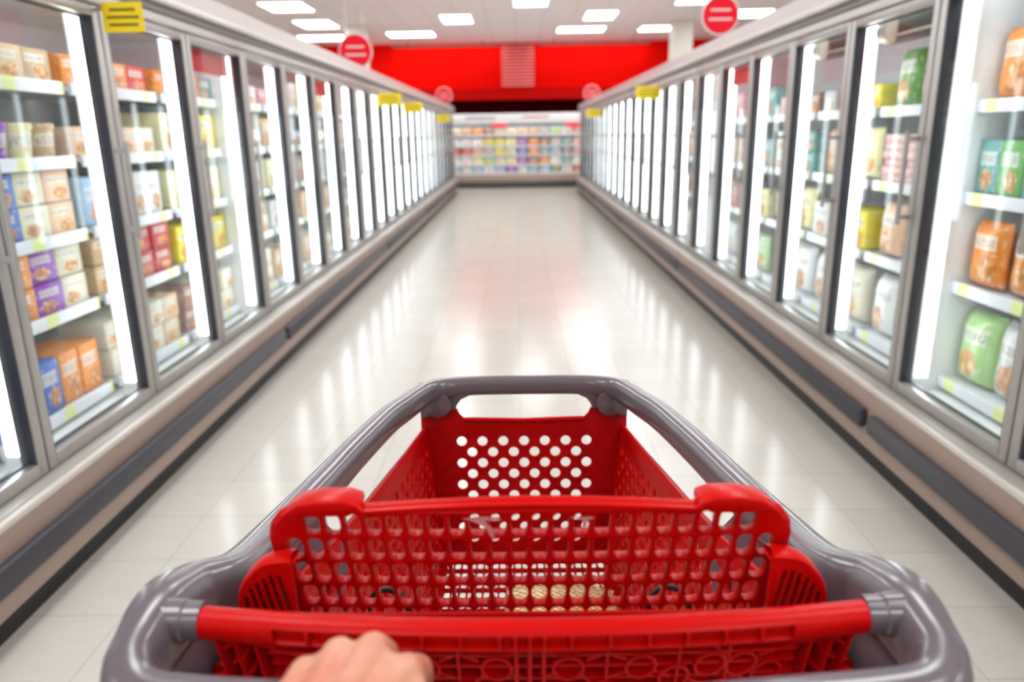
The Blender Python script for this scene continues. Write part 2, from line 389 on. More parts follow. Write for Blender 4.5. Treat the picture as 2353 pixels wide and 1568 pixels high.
# ------------------------------------------------------------------ freezers
DW = .75
SH_L = [.42, .78, 1.06, 1.34, 1.61]
SH_R = [.42, .81, 1.155, 1.49]
def freezer(s, y0, n, lab):
    """s = -1 left row, +1 right row; n doors from y0 on"""
    ln = n*DW; side = 'left' if s < 0 else 'right'
    t = thing('freezer_case', (s*2.0, y0+ln/2, 0), lab, 'freezer', side+'-hand row of glass-door freezers')
    ox, oy = s*2.0, y0+ln/2
    def bx(name, m, x0, x1, ya, yb, z0, z1, bev=0, parent=None, smooth=True):
        return obj(name, B(s*x0-ox, s*x1-ox, ya-oy, yb-oy, z0, z1, bev=bev), m, parent or t, smooth)
    def multi(name, m, L_, parent=None, bev=0):
        bm = bmesh.new()
        for x0, x1, ya, yb, z0, z1 in L_: box(bm, s*x0-ox, s*x1-ox, ya-oy, yb-oy, z0, z1, bev=bev)
        return obj(name, bm, m, parent or t, smooth=bool(bev))
    y1 = y0+ln
    multi('cabinet', M['fascia'], [(2.38, 2.45, y0+.004, y1-.004, .1, 2.06), (1.60, 2.38, y0+.004, y0+.03, .1, 2.06), (1.60, 2.38, y1-.03, y1-.004, .1, 2.06),
                                   (1.56, 2.38, y0+.03, y1-.03, 1.96, 2.06), (1.50, 2.38, y0+.03, y1-.03, .1, .33)])
    multi('inner_liner', M['liner'], [(2.33, 2.38, y0+.03, y1-.03, .33, 1.96), (1.60, 2.33, y0+.03, y1-.03, 1.93, 1.96), (1.60, 2.33, y0+.03, y1-.03, .33, .36),
                                      (1.66, 2.33, y0+.030, y0+.034, .36, 1.93), (1.66, 2.33, y1-.034, y1-.03, .36, 1.93)])
    # header fascia: sloping face, light lip, dark groove, lower lip
    bm = bmesh.new()
    prof = [(1.56, 1.985), (1.495, 1.985), (1.505, 2.065), (1.52, 2.072), (1.56, 2.072)]
    a = [bm.verts.new((s*px-ox, y0-oy+.001, pz)) for px, pz in prof]; b_ = [bm.verts.new((s*px-ox, y1-oy-.001, pz)) for px, pz in prof]
    bm.faces.new(a); bm.faces.new(b_[::-1])
    for k in range(len(prof)): bm.faces.new((a[k], a[(k+1) % len(prof)], b_[(k+1) % len(prof)], b_[k]))
    obj('fascia', bm, M['fascia'], t, smooth=False)
    bx('fascia_lip', M['fascia_l'], 1.487, 1.56, y0+.001, y1-.001, 1.957, 1.984, bev=.004)
    bx('fascia_groove', M['groove'], 1.515, 1.56, y0+.001, y1-.001, 1.925, 1.956)
    bx('door_header', M['fascia_l'], 1.53, 1.60, y0+.001, y1-.001, 1.885, 1.925, bev=.004)
    # sill, light edge, taupe panel, bumper, plinth
    bx('sill', M['sill'], 1.50, 1.60, y0+.001, y1-.001, .325, .352, bev=.003)
    bx('sill_edge', M['lip'], 1.475, 1.50, y0+.001, y1-.001, .325, .350, bev=.006)
    bx('front_panel', M['kick'], 1.482, 1.50, y0+.001, y1-.001, .08, .325)
    bx('bumper', M['bumper'], 1.447, 1.481, y0+.03, y1-.03, .165, .25, bev=.012)
    bx('plinth', M['black'], 1.505, 1.56, y0+.001, y1-.001, 0, .08)
    bx('added_fill_strip', M['led'], 1.662, 1.690, y0+.06, y1-.06, 1.915, 1.929)  # unseen glowing strip, added behind the header to brighten the top shelves
    # mullions with led strips
    for k in range(n+1):
        ym = y0+k*DW; e0, e1 = (.03 if k == 0 else -.03), (-.03 if k == n else .03)
        if k == 0: a0, a1 = ym+.03, ym+.05
        elif k == n: a0, a1 = ym-.05, ym-.03
        else: a0, a1 = ym-.022, ym+.022
        mu = bx('mullion', M['liner'], 1.60, 1.675, a0, a1, .36, 1.93, bev=.004)
        if k != 0: bx('led_strip', M['led'], 1.612, 1.660, a0-.006, a0-.001, .42, 1.88, parent=mu)
        if k != n: bx('led_strip', M['led'], 1.612, 1.660, a1+.001, a1+.006, .42, 1.88, parent=mu)
    for k in range(n):
        a, b_ = y0+k*DW+.004, y0+(k+1)*DW-.004
        fw = .042
        d = multi('door', M['steel'], [(1.548, 1.585, a, a+fw, .356, 1.882), (1.548, 1.585, b_-fw, b_, .356, 1.882),
                                       (1.548, 1.585, a+fw, b_-fw, .356, .40), (1.548, 1.585, a+fw, b_-fw, 1.842, 1.882)], bev=.004)
        multi('gasket', M['gasket'], [(1.586, 1.598, a+.004, a+fw+.010, .36, 1.878), (1.586, 1.598, b_-fw-.010, b_-.004, .36, 1.878),
                                      (1.553, 1.585, a+fw+.0005, a+fw+.007, .402, 1.84), (1.553, 1.585, b_-fw-.007, b_-fw-.0005, .402, 1.84),
                                      (1.586, 1.598, a+fw+.011, b_-fw-.011, .36, .405), (1.586, 1.598, a+fw+.011, b_-fw-.011, 1.835, 1.878)], parent=d)
        bx('glass_pane', M['glass'], 1.566, 1.570, a+fw+.007, b_-fw-.007, .401, 1.841, parent=d, smooth=False)
        hy = a+.030 if s > 0 else b_-.030
        bm = bmesh.new()
        tube(bm, [(s*1.505-ox, hy-oy, 1.03), (s*1.505-ox, hy-oy, 1.39)], .009, 10)
        for z in (1.06, 1.36): box(bm, s*1.505-ox, s*1.548-ox, hy-oy-.008, hy-oy+.008, z-.009, z+.009)
        obj('handle', bm, M['steel'], d)
        for z in (SH_L if s < 0 else SH_R):
            sh = bx('shelf', M['shelfm'], 1.725, 2.32, a+.022, b_-.022, z-.022, z-.004)
            bx('price_rail', M['rail'], 1.712, 1.724, a+.022, b_-.022, z-.040, z+.006, parent=sh, bev=.002)
    return t
LCASES = [(.72, 5), (4.47, 5), (8.22, 5), (11.97, 5), (15.72, 4)]
RCASES = [(.68, 3), (2.93, 5), (6.68, 5), (10.43, 5), (14.18, 3), (16.43, 3)]
ordw = ['nearest', 'second', 'third', 'fourth', 'fifth', 'sixth', 'seventh', 'eighth']
for k, (y, n) in enumerate(LCASES): freezer(-1, y, n, f'grey glass-door freezer case, {ordw[k]} from the camera in the left-hand row')
for k, (y, n) in enumerate(RCASES): freezer(1, y, n, f'grey glass-door freezer case, {ordw[k]} from the camera in the right-hand row')

# ------------------------------------------------------------------ products
def m_box(name, w_, d_, h_, kind='box', bev=.003):
    bm = bmesh.new(); box(bm, -d_/2, d_/2, -w_/2, w_/2, 0, h_, bev=bev)
    me = bpy.data.meshes.new(name); bmesh.ops.recalc_face_normals(bm, faces=bm.faces); bm.to_mesh(me); bm.free(); finish(me); me.materials.append(PM[kind]); return me
def m_tub(name):
    bm = bmesh.new(); lathe(bm, [(.048, 0), (.050, .004), (.060, .105), (.060, .106), (.0635, .106), (.0645, .11), (.0645, .124), (.062, .128), (.0, .128)][:-1], 24)
    me = bpy.data.meshes.new(name); bmesh.ops.recalc_face_normals(bm, faces=bm.faces); bm.to_mesh(me); bm.free(); finish(me); me.materials.append(PM['tub']); return me
def m_bag(name, w_, h_, t_):
    bm = bmesh.new(); nu, nv = 12, 14; rng = random.Random(3)
    grid = {}
    for s in (-1, 1):
        for i in range(nu+1):
            for j in range(nv+1):
                u, v = i/nu*2-1, j/nv*2-1
                rim = (1-abs(u)**3)*(1-abs(v)**4) if abs(v) < .9 else 0
                x = s*(t_/2*(max(rim, 0)**.6)+.0008)+(rng.random()-.5)*.004*rim
                hw = w_/2*(1-.05*(1-abs(v))+(.0))
                x -= 0
                low = 1+.25*(-v if v < 0 else 0)
                if (i in (0, nu) or j in (0, nv)) and s == 1: grid[(s, i, j)] = grid[(-1, i, j)]; continue
                zig = .003*(1 if i % 2 else -1) if j in (0, nv) else 0
                grid[(s, i, j)] = bm.verts.new((x*low, u*hw, (v+1)/2*h_+zig+.003))
    for s in (-1, 1):
        for i in range(nu):
            for j in range(nv):
                f = [grid[(s, i, j)], grid[(s, i+1, j)], grid[(s, i+1, j+1)], grid[(s, i, j+1)]]
                bm.faces.new(f if s > 0 else f[::-1])
    me = bpy.data.meshes.new(name); bmesh.ops.recalc_face_normals(bm, faces=bm.faces); bm.to_mesh(me); bm.free(); finish(me, ang=60); me.materials.append(PM['bag']); return me
ME = {'meal': m_box('meal', .165, .20, .118), 'upright': m_box('upright', .125, .20, .20, 'carton'), 'wide': m_box('wide', .215, .2, .19, 'box'),
      'pizza': m_box('pizza', .21, .24, .036, 'flat', .002), 'tub': m_tub('tub'), 'bag': m_bag('bag', .20, .25, .085), 'bigbag': m_bag('bigbag', .222, .29, .12)}
KN = {'meal': ('frozen_meal_box', 'box', .165, .120), 'upright': ('frozen_food_carton', 'carton', .125, .202), 'wide': ('frozen_food_box', 'box', .215, .192),
      'pizza': ('flat_frozen_box', 'box', .21, .037), 'tub': ('ice_cream_tub', 'tub', .129, .1285), 'bag': ('frozen_food_bag', 'bag', .20, .26), 'bigbag': ('large_frozen_food_bag', 'bag', .222, .30)}
CC = {'orange': (.85, .28, .03), 'peach': (.86, .55, .36), 'yellow': (.88, .74, .05), 'pale yellow': (.86, .80, .42), 'cream': (.80, .73, .56), 'white': (.82, .82, .82),
      'red': (.62, .04, .04), 'tan': (.66, .44, .24), 'brown': (.36, .15, .09), 'blue': (.05, .14, .55), 'light blue': (.35, .55, .75), 'purple': (.32, .08, .50),
      'green': (.14, .42, .08), 'light green': (.42, .68, .26), 'teal': (.12, .34, .34), 'pink': (.78, .38, .42), 'dark grey': (.16, .17, .20), 'grey': (.45, .46, .48),
      'dark blue': (.03, .06, .20), 'lime': (.60, .70, .08)}
ORD = ['first', 'second', 'third', 'fourth', 'fifth', 'sixth', 'seventh', 'eighth', 'ninth', 'tenth', 'eleventh', 'twelfth', 'thirteenth', 'fourteenth', 'fifteenth',
       'sixteenth', 'seventeenth', 'eighteenth', 'nineteenth', 'twentieth', 'twenty-first', 'twenty-second', 'twenty-third', 'twenty-fourth', 'twenty-fifth']
KW = {'meal': 'meal box', 'upright': 'tall carton', 'wide': 'wide box', 'pizza': 'flat box', 'tub': 'round tub', 'bag': 'bag', 'bigbag': 'large bag'}
GR = {'meal': 'stacked meal boxes in the freezers', 'upright': 'tall cartons in the freezers', 'wide': 'wide boxes in the freezers', 'pizza': 'stacks of flat boxes in the freezers',
      'tub': 'ice cream tubs in the freezers', 'bag': 'bags of frozen food in the freezers', 'bigbag': 'large bags of frozen food in the freezers'}
def product(kind, x, y, z, colour, lab, group, rz=0, tilt=0):
    o = bpy.data.objects.new(KN[kind][0], ME[kind]); COL.objects.link(o)
    o.location = (x, y, z); o.rotation_euler = (0, tilt, rz)
    c = CC[colour]; jf = random.uniform(.86, 1.1); j = lambda v: min(1, max(0, v*jf))
    o.color = (j(c[0]), j(c[1]), j(c[2]), 1)
    return tag(o, lab, KN[kind][1], group)
# per row from the bottom shelf up: list of (kind, colours, stack)
NEAR_L = {
    0: [('upright', ['blue', 'blue', 'dark blue'], 1), ('meal', ['orange', 'purple', 'cream'], 2), ('tub', ['dark blue', 'blue', 'cream'], 2), ('tub', ['blue', 'dark grey', 'blue', 'purple'], 1), ('meal', ['green', 'white', 'cream'], 1)],
    1: [('upright', ['blue', 'blue', 'blue', 'orange', 'orange'], 1), ('meal', ['orange', 'orange', 'purple', 'cream'], 2), ('meal', ['dark blue', 'blue', 'cream', 'peach'], 2), ('tub', ['dark blue', 'blue', 'purple', 'pale yellow', 'tan'], 1), ('meal', ['cream', 'peach', 'tan', 'tan'], 1)],
    2: [('meal', ['cream', 'cream', 'cream', 'tan'], 2), ('meal', ['tan', 'brown', 'red', 'red'], 2), ('upright', ['light blue', 'light blue', 'brown', 'white', 'white'], 1), ('meal', ['peach', 'orange', 'peach', 'cream'], 2), ('meal', ['orange', 'orange', 'orange', 'red'], 1)],
    3: [('meal', ['brown', 'cream', 'pale yellow', 'cream'], 2), ('wide', ['yellow', 'yellow', 'yellow'], 1), ('wide', ['pale yellow', 'yellow', 'pale yellow'], 1), ('wide', ['pale yellow', 'yellow', 'yellow'], 1), ('meal', ['orange', 'tan', 'orange', 'teal'], 1)],
    4: [('meal', ['cream', 'pale yellow', 'pale yellow', 'cream'], 2), ('meal', ['tan', 'pink', 'white', 'cream'], 2), ('wide', ['white', 'grey', 'white'], 1), ('meal', ['teal', 'white', 'grey', 'white'], 2), ('meal', ['pink', 'red', 'pink', 'white'], 1)],
}
NEAR_R = {
    0: [('bag', ['orange', 'red', 'white', 'tan'], 1), ('bag', ['green', 'light green', 'green', 'lime'], 1), ('bag', ['teal', 'green', 'teal', 'tan'], 1), ('bag', ['orange', 'tan', 'red', 'green'], 1)],
    1: [('bigbag', ['red', 'white', 'light green'], 1), ('bag', ['lime', 'orange', 'orange', 'green'], 1), ('upright', ['pink', 'white', 'teal', 'green', 'teal'], 1), ('bag', ['tan', 'green', 'orange', 'red'], 1)],
    2: [('bigbag', ['tan', 'white', 'white'], 1), ('bag', ['light blue', 'peach', 'peach', 'tan'], 1), ('pizza', ['white', 'pink', 'pink'], 6), ('bag', ['cream', 'tan', 'green', 'cream'], 1)],
    3: [('bigbag', ['cream', 'white', 'white'], 1), ('wide', ['yellow', 'yellow', 'white'], 1), ('bag', ['pale yellow', 'yellow', 'peach', 'white'], 1), ('meal', ['yellow', 'peach', 'orange', 'grey'], 1)],
    4: [('bigbag', ['white', 'cream', 'white'], 1), ('bag', ['pale yellow', 'brown', 'light blue', 'white'], 1), ('meal', ['teal', 'light blue', 'grey', 'white'], 2), ('meal', ['brown', 'tan', 'pink', 'pink'], 1)],
}
FARC = ['white', 'cream', 'grey', 'white', 'light blue', 'pink', 'pale yellow', 'teal', 'tan', 'brown', 'white', 'light green', 'peach', 'dark grey']
def row_items(kinds, n, far):
    out = []
    for q in range(n):
        if far: out.append((random.choice(['wide', 'wide', 'bigbag'] if random.random() < .4 else ['wide', 'upright']), [random.choice(FARC) for _ in range(3 if far > 1 else 4)], 1))
        else: out.append((random.choice(kinds), [random.choice(FARC) for _ in range(4)], 1))
    return out
def fill(side, bay, ya, rows, shelves):
    s = -1 if side == 'left' else 1
    for ri, (kind, cols, stack) in enumerate(rows):
        wd = KN[kind][2]; usable = DW-.075
        n = min(len(cols), int(usable/(wd+.002)))
        if kind == 'tub' and stack == 1 and len(cols) > 4: n = min(5, len(cols))
        gap = usable/n; z = shelves[ri]-.0035
        top = (shelves[ri+1]-.045 if ri+1 < len(shelves) else 1.90)
        for q in range(n):
            y = ya+.0375+gap*(q+.5)
            for st in range(stack):
                zz = z+st*KN[kind][3]
                if zz+KN[kind][3] > top+.002: break
                depth = {'tub': .065, 'bag': .05, 'bigbag': .075, 'pizza': .12}.get(kind, .10)
                x = s*(1.735+depth+random.random()*.015)
                # positions as seen from the camera: the first pack is the nearest
                tier = '' if stack == 1 else (', bottom one' if st == 0 else f', {ORD[st]} in stack')
                lab = f"{cols[q]} {KW[kind]}{tier}, {ORD[q]} from camera, {ORD[ri]} shelf up, {ORD[bay]} {side} door"
                product(kind, x, y, zz, cols[q], lab, GR[kind], rz=(math.pi if s > 0 else 0)+random.uniform(-.012, .012), tilt=0)
for side, cases in (('left', LCASES), ('right', RCASES)):
    bay = 0
    for (y, n) in cases:
        for k in range(n):
            ya = y+k*DW
            if ya+DW < 1.75: continue
            tbl = NEAR_L if side == 'left' else NEAR_R; sh = SH_L if side == 'left' else SH_R
            b0 = bay
            if b0 in tbl: rows = tbl[b0]
            elif ya < 9: rows = row_items(['meal', 'wide', 'upright'] if side == 'left' else ['wide', 'bag', 'upright'], len(sh), 0)
            else: rows = row_items(None, len(sh), 2)
            if b0 not in tbl and side == 'right': rows = [(('bag' if r_[0] == 'bigbag' and 1.49-1.155 < .30 else r_[0]), r_[1], r_[2]) for r_ in rows]
            if b0 not in tbl and side == 'left': rows = [(('wide' if r_[0] in ('bigbag', 'bag') else r_[0]), r_[1], r_[2]) for r_ in rows]
            fill(side, bay, ya, rows, sh); bay += 1

# ------------------------------------------------------------------ door stickers, placards, shades
def sticker(x, y, z, w_, h_, lab, big):
    t = thing('yellow_sign_card', (x, y, z), lab, 'sign', 'yellow cards on the freezer doors')
    obj('card', B(-w_/2, w_/2, -.0015, .0015, -h_/2, h_/2), M['yellow'], t, smooth=False)
    for k, hw in enumerate((.32, .40, .36)):
        zz = h_*(.25-.25*k)
        obj('text_line', B(-w_*hw, w_*hw, -.0024, -.0016, zz-h_*.055, zz+h_*.055), M['ink'], t, smooth=False)
    sg = 1 if x > 0 else -1
    obj('mounting_arm', B(sg*(w_/2-.02), sg*(1.5465-abs(x)), .0016, .006, h_/2-.03, h_/2-.018), M['steel'], t, smooth=False)
sticker(-1.44, 2.93, 1.835, .150, .103, 'large yellow card standing out above the nearest full left-hand door', True)
for x, y, z, lab in ((-1.39, 8.5, 1.785, 'yellow card on the left-hand freezers, nearest of the three far ones'), (-1.39, 10.4, 1.765, 'yellow card on the left-hand freezers, middle of the three far ones'),
                     (-1.39, 14.6, 1.705, 'yellow card on the left-hand freezers, farthest from the camera'), (1.39, 8.2, 1.80, 'yellow card on the right-hand freezers, nearer of the two'),
                     (1.39, 13.9, 1.74, 'yellow card on the right-hand freezers, farther of the two')):
    sticker(x, y, z, .26, .13, lab, False)
def placard(x, y0, y1, z0, z1, lab, strip=True):
    t = thing('red_placard', (x, (y0+y1)/2, z0), lab, 'sign', 'red placards inside the freezers')
    h = z1-z0; w2 = (y1-y0)/2
    obj('board', B(-.004, .004, -w2, w2, 0, h), M['placard'], t, smooth=False)
    s = 1 if x < 0 else -1
    obj('pale_stripe', B(s*.0045, s*.006, -w2*.9, w2*.9, h*.72, h*.82), M['signring'], t, smooth=False)
placard(-1.625, 3.77, 4.41, 1.73, 1.88, 'red placard hung at the top of a door of the left-hand freezers, nearest one')
placard(-1.625, 6.04, 6.66, 1.73, 1.87, 'red placard at the top of a door of the left-hand freezers, farther one')
placard(1.625, 5.23, 5.86, 1.72, 1.87, 'red placard hung at the top of a door of the right-hand freezers')
for y, lab in ((3.0, 'rolled dark shade with cream end cap, top of second right-hand door'), (3.75, 'rolled dark shade with cream end cap, top of third right-hand door')):
    t = thing('roller_shade', (1.705, y, 1.765), lab, 'roller shade', 'roller shades in the right-hand freezers')
    obj('dark_roll', B(-.02, .02, .03, .62, 0, .10, bev=.008), M['shade'], t)
    obj('pull_rod', tube(bmesh.new(), [(-.026, .12, .03), (-.026, .6, .03)], .005, 8), M['cream'], t)
    obj('end_cap', lathe(bmesh.new(), [(.042, .52), (.05, .53), (.05, .60), (.042, .61)], 20, c=(-.03, 0, .05), axis='y'), M['cream'], t)

# ------------------------------------------------------------------ open cooler at the far end
FY = 20.45
t = thing('open_cooler', (0, FY+.5, 0), 'long white open-front cooler with lit shelves across the far end', 'cooler')
def fb(name, m, x0, x1, y0, y1, z0, z1, bev=0, parent=None): return obj(name, B(x0, x1, y0-FY-.5, y1-FY-.5, z0, z1, bev=bev), m, parent or t)
fb('back_panel', M['liner'], -3.2, 3.2, FY+.85, FY+.9, .1, 1.93)
for x in (-3.25, 3.2): fb('end_panel', M['white'], x, x+.05, FY, FY+.9, .1, 1.93)
fb('canopy', M['white'], -3.2, 3.2, FY-.02, FY+.85, 1.72, 1.93, bev=.01)
fb('canopy_trim', M['groove'], -3.2, 3.2, FY-.03, FY-.021, 1.69, 1.715)
fb('dark_badge', M['groove'], -1.35, -.55, FY-.028, FY-.021, 1.80, 1.84); fb('red_badge', M['pillar'] and M['signred'], .15, .85, FY-.028, FY-.021, 1.815, 1.85)
fb('base', M['kick'], -3.2, 3.2, FY-.02, FY+.85, .09, .34, bev=.01)
fb('base_lip', M['lip'], -3.2, 3.2, FY-.03, FY+.05, .341, .38)
fb('bumper', M['bumper'], -3.2, 3.2, FY-.045, FY-.021, .12, .17, bev=.006)
fb('plinth', M['black'], -3.2, 3.2, FY, FY+.8, 0, .09)
fb('light_tube', M['led'], -3.1, 3.1, FY+.02, FY+.06, 1.69, 1.715)
FSH = [.40, .62, .87, 1.11, 1.39]
for z in FSH:
    sh = fb('shelf', M['shelfm'], -3.19, 3.19, FY+.10, FY+.84, z-.03, z-.012)
    fb('price_rail', M['shelfm'], -3.19, 3.19, FY+.08, FY+.098, z-.045, z+.0, parent=sh)
fcols = [['light blue', 'white', 'light blue', 'white', 'light blue', 'purple', 'white', 'light blue', 'light blue', 'green', 'white', 'red'],
         ['white', 'white', 'pale yellow', 'light green', 'cream', 'pale yellow', 'purple', 'brown', 'orange', 'white', 'teal', 'white'],
         ['red', 'red', 'tan', 'grey', 'yellow', 'cream', 'blue', 'orange', 'teal', 'light blue', 'dark grey', 'pink'],
         ['white', 'white', 'white', 'yellow', 'yellow', 'pale yellow', 'purple', 'orange', 'brown', 'grey', 'teal', 'pink'],
         ['cream', 'tan', 'orange', 'brown', 'cream', 'cream', 'peach', 'tan', 'grey', 'light green', 'white', 'pink']]
for ri, z in enumerate(FSH):
    for q in range(12):
        kind = ('upright', 'upright', 'wide', 'wide', 'upright')[ri] if ri != 1 else 'upright'
        x = -1.65+q*.30+.0; col = fcols[ri][q]
        lab = f"{col} box on {ORD[ri]} shelf up of the far open cooler, {ORD[q]} from the left"
        o = product('wide' if kind == 'wide' else 'wide', x+.0, FY+.21, z-.0115, col, lab, 'boxes in the far open cooler', rz=math.pi/2)
        o.scale = (1, 1.25, .97 if ri else .85)
for x, lab in ((-.46, 'bright red oval card on the top shelf of the far cooler, left one'), (1.52, 'red oval card on the top shelf of the far cooler, right one')):
    bm = plate(circle(0, 0, .24, .055, 24), [], .006, lambda u, v, d: (u, d, v)); o = obj('red_shelf_card', bm, M['placard']); o.location = (x, FY+.08, 1.62)
    tag(o, lab, 'sign', 'red cards on the far cooler')

# ------------------------------------------------------------------ shopping cart
CX0 = .007
cart = thing('shopping_cart', (CX0, .9, 0), 'red plastic shopping cart with grey rim, standing in the foreground', 'shopping cart')
def loc(x, y, z): return (x, y-.9, z)     # x measured from the cart's centre line
# grey rim: (half x, y, z of centre, width, height)
half = [(0, 1.385, .922, .034, .036), (.10, 1.383, .922, .036, .036), (.150, 1.376, .921, .038, .038), (.182, 1.356, .921, .040, .040), (.198, 1.315, .923, .040, .042),
        (.2135, 1.25, .928, .040, .044), (.2325, 1.168, .9345, .040, .045), (.253, 1.0, .949, .040, .046), (.262, .89, .9595, .041, .047), (.270, .77, .9735, .042, .049), (.2705, .68, .990, .042, .050),
        (.2675, .61, 1.007, .042, .052), (.271, .575, 1.017, .044, .054), (.286, .549, 1.024, .048, .057), (.2915, .522, 1.030, .052, .060), (.2905, .495, 1.034, .048, .060), (.287, .463, 1.035, .040, .058),
        (.282, .434, 1.035, .037, .054), (.264, .411, 1.035, .039, .048), (.225, .403, 1.036, .041, .042), (.16, .398, 1.037, .040, .038), (.08, .392, 1.036, .038, .036), (0, .390, 1.035, .038, .036)]
ringp = half + [(-a, b, c, d, e) for a, b, c, d, e in half[-2:0:-1]]
P = catmull(ringp, 6, closed=True)
bm = bmesh.new(); rings = []; NN = 20
for i, p in enumerate(P):
    q, r_ = P[i-1], P[(i+1) % len(P)]
    tan = Vector((r_[0]-q[0], r_[1]-q[1], 0)).normalized(); lat = Vector((tan.y, -tan.x, 0))
    ring = []
    for k in range(NN):
        a = 2*math.pi*k/NN; c_, s_ = math.cos(a), math.sin(a); e = 2/2.7
        u = math.copysign(abs(c_)**e, c_)*p[3]/2; v = math.copysign(abs(s_)**e, s_)*p[4]/2
        v -= (u*abs(u))*0
        ring.append(bm.verts.new(Vector(loc(p[0], p[1], p[2]))+lat*u+Vector((0, 0, v))))
    rings.append(ring)
for i in range(len(rings)):
    A, C = rings[i], rings[(i+1) % len(rings)]
    for k in range(NN): bm.faces.new((A[k], A[(k+1) % NN], C[(k+1) % NN], C[k]))
rim = obj('rim', bm, M['grey'], cart, ang=80)
for s in (-1, 1):
    obj('side_knob', lathe(bmesh.new(), [(.014, s*.300), (.013, s*.312), (.009, s*.3165), (.002, s*.318)], 20, c=loc(0, .505, 1.022), axis='x'), M['grey'], rim)
# grey corner brackets joining rim and front panel
fy0 = 1.376
for s in (-1, 1):
    out = [(.206, .93), (.206, .90), (.2035, .862), (.185, .864), (.165, .870), (.145, .8775), (.1345, .8785), (.131, .888), (.123, .899), (.108, .906), (.108, .93)]
    bm = plate([(s*a, b) for a, b in out][::s], [], .022, lambda u, v, d: loc(u, fy0+d, v), bev=.003)
    br = obj('corner_bracket', bm, M['grey'], cart)
    bm = bmesh.new(); lathe(bm, [(.026, 0), (.024, -.004), (.012, -.0075), (.002, -.0085)], 24, c=loc(s*.168, fy0-.02, .892), axis='y'); obj('round_boss', bm, M['grey'], br)
# front panel
holes = []
for k in range(10):
    n = 7 if k % 2 == 0 else 6
    for q in range(n): holes.append(circle(-.0415*(n-1)/2+q*.0415, .8095-.0226*k, .0100, n=18))
out = [(-.190, .556), (.190, .556), (.203, .70), (.2045, .8605), (.185, .8625), (.165, .8685), (.145, .876), (.1325, .877), (.128, .866), (.120, .858), (.108, .8535), (-.108, .8535),
       (-.120, .858), (-.128, .866), (-.1325, .877), (-.145, .876), (-.165, .8685), (-.185, .8625), (-.2045, .8605), (-.203, .70)]
bm = plate(out, holes, .005, lambda u, v, d: loc(u, fy0-(.86-v)*.10+d, v), bev=.001)
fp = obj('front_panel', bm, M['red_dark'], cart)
obj('top_lip', tube(bmesh.new(), [loc(x, fy0-.004, .8525+(0 if abs(x) < .105 else .003)) for x in (-.118, -.105, 0, .105, .118)], .0045, 10), M['red'], fp)
for s in (-1, 1): obj('round_mark', tube(bmesh.new(), [loc(s*.170+.008*math.cos(a*.3927), fy0-.0165, .832+.011*math.sin(a*.3927)) for a in range(16)], .0007, 6, closed=True), M['red_dark'], fp)
# sides
topz = [(1.36, .838), (1.20, .858), (1.08, .876), (.96, .893), (.80, .920), (.66, .95), (.50, .975)]
def interp(T, y):
    for (a, za), (b, zb) in zip(T, T[1:]):
        if a >= y >= b: return za+(zb-za)*(a-y)/(a-b)
    return T[0][1] if y > T[0][0] else T[-1][1]
def sidex(y, z):
    xt = .203+(1.36-y)*.058
    return xt-(.9-z)*.11
bmy0, bmy1 = .50, 1.362
def zbot(y): return .565+(1.36-y)*-.05
for s in (-1, 1):
    outer = [(1.343, zbot(1.36))]+[(y, interp(topz, y)) for y in (1.374, 1.30, 1.2, 1.08, .96, .80, .66, .50)]+[(bmy0, zbot(.5))]
    hl = []
    pitch = .0207; ny = int((1.34-.54)/pitch)
    for i in range(ny):
        y = 1.333-i*pitch
        for j in range(0, 22):
            if (i+j) % 2: continue
            z = interp(topz, y)-.040-j*.0215
            if z < zbot(y)+.02: break
            hl.append(circle(y, z, .0083, .0098, n=10))
    bm = plate(outer, hl, .006, lambda u, v, d: loc(s*(sidex(u, v)+d), u, v), bev=.001)
    sp_ = obj('side_panel', bm, M['red'], cart)
    obj('edge_bead', tube(bmesh.new(), [loc(s*(sidex(y, interp(topz, y))+.002), y, interp(topz, y)) for y in (1.355, 1.3, 1.2, 1.08, .96, .80, .66, .52)], .005, 8), M['red'], sp_)
# basket floor grid
hl = []
for i in range(-11, 12):
    for j in range(0, 26):
        x, y = i*.0150, 1.335-j*.030
        if abs(x) > sidex(y, .55)-.017: continue
        hl.append(circle(x, y, .0058, .0110, n=12, e=4))
outer = [(-.168, 1.352), (.168, 1.352), (.21, .52), (-.21, .52)]
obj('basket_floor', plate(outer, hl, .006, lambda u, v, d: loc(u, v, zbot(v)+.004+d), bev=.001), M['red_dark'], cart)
# child seat back grid
def seat_y(z): return .598+(1.087-z)*.20
def seat_fn(u, v, d): return loc(u*.9-.0007, .539+(1.087-v)*.18+d-.005*(1-(u/.23)**2), 1.1183+(v-1.087)*.9)
out = [(-.2215, .925), (.2215, .925)]
right = [(.227, .97), (.231, 1.012), (.2335, 1.03), (.2345, 1.048), (.231, 1.062), (.223, 1.073), (.210, 1.080), (.190, 1.0835), (.160, 1.0845), (.152, 1.0825), (.148, 1.0785), (.10, 1.0825), (.05, 1.0855), (0, 1.0865)]
out += right+[(-x, z) for x, z in right[-2::-1]]
hl = []
rowz = [1.0630, 1.0350, 1.0070, .9792, .9515]
for ri, z in enumerate(rowz):
    n = 22 if ri == 0 else 24
    for q in range(n):
        x = (q-(n-1)/2)*(.01875-.0003*max(0, ri-1))
        hl.append(circle(x, z, .0074, .0121, n=14, e=3.0))
TH = .011
bm = plate(out, hl, TH, seat_fn, bev=.0018); seat = obj('seat_back', bm, M['red'], cart)
rimpts = [(x, z) for x, z in right]+[(-x, z) for x, z in right[-2::-1]]
obj('rolled_edge', tube(bmesh.new(), [seat_fn(x, z-.004, .003) for x, z in rimpts], .0060, 10), M['red'], seat)
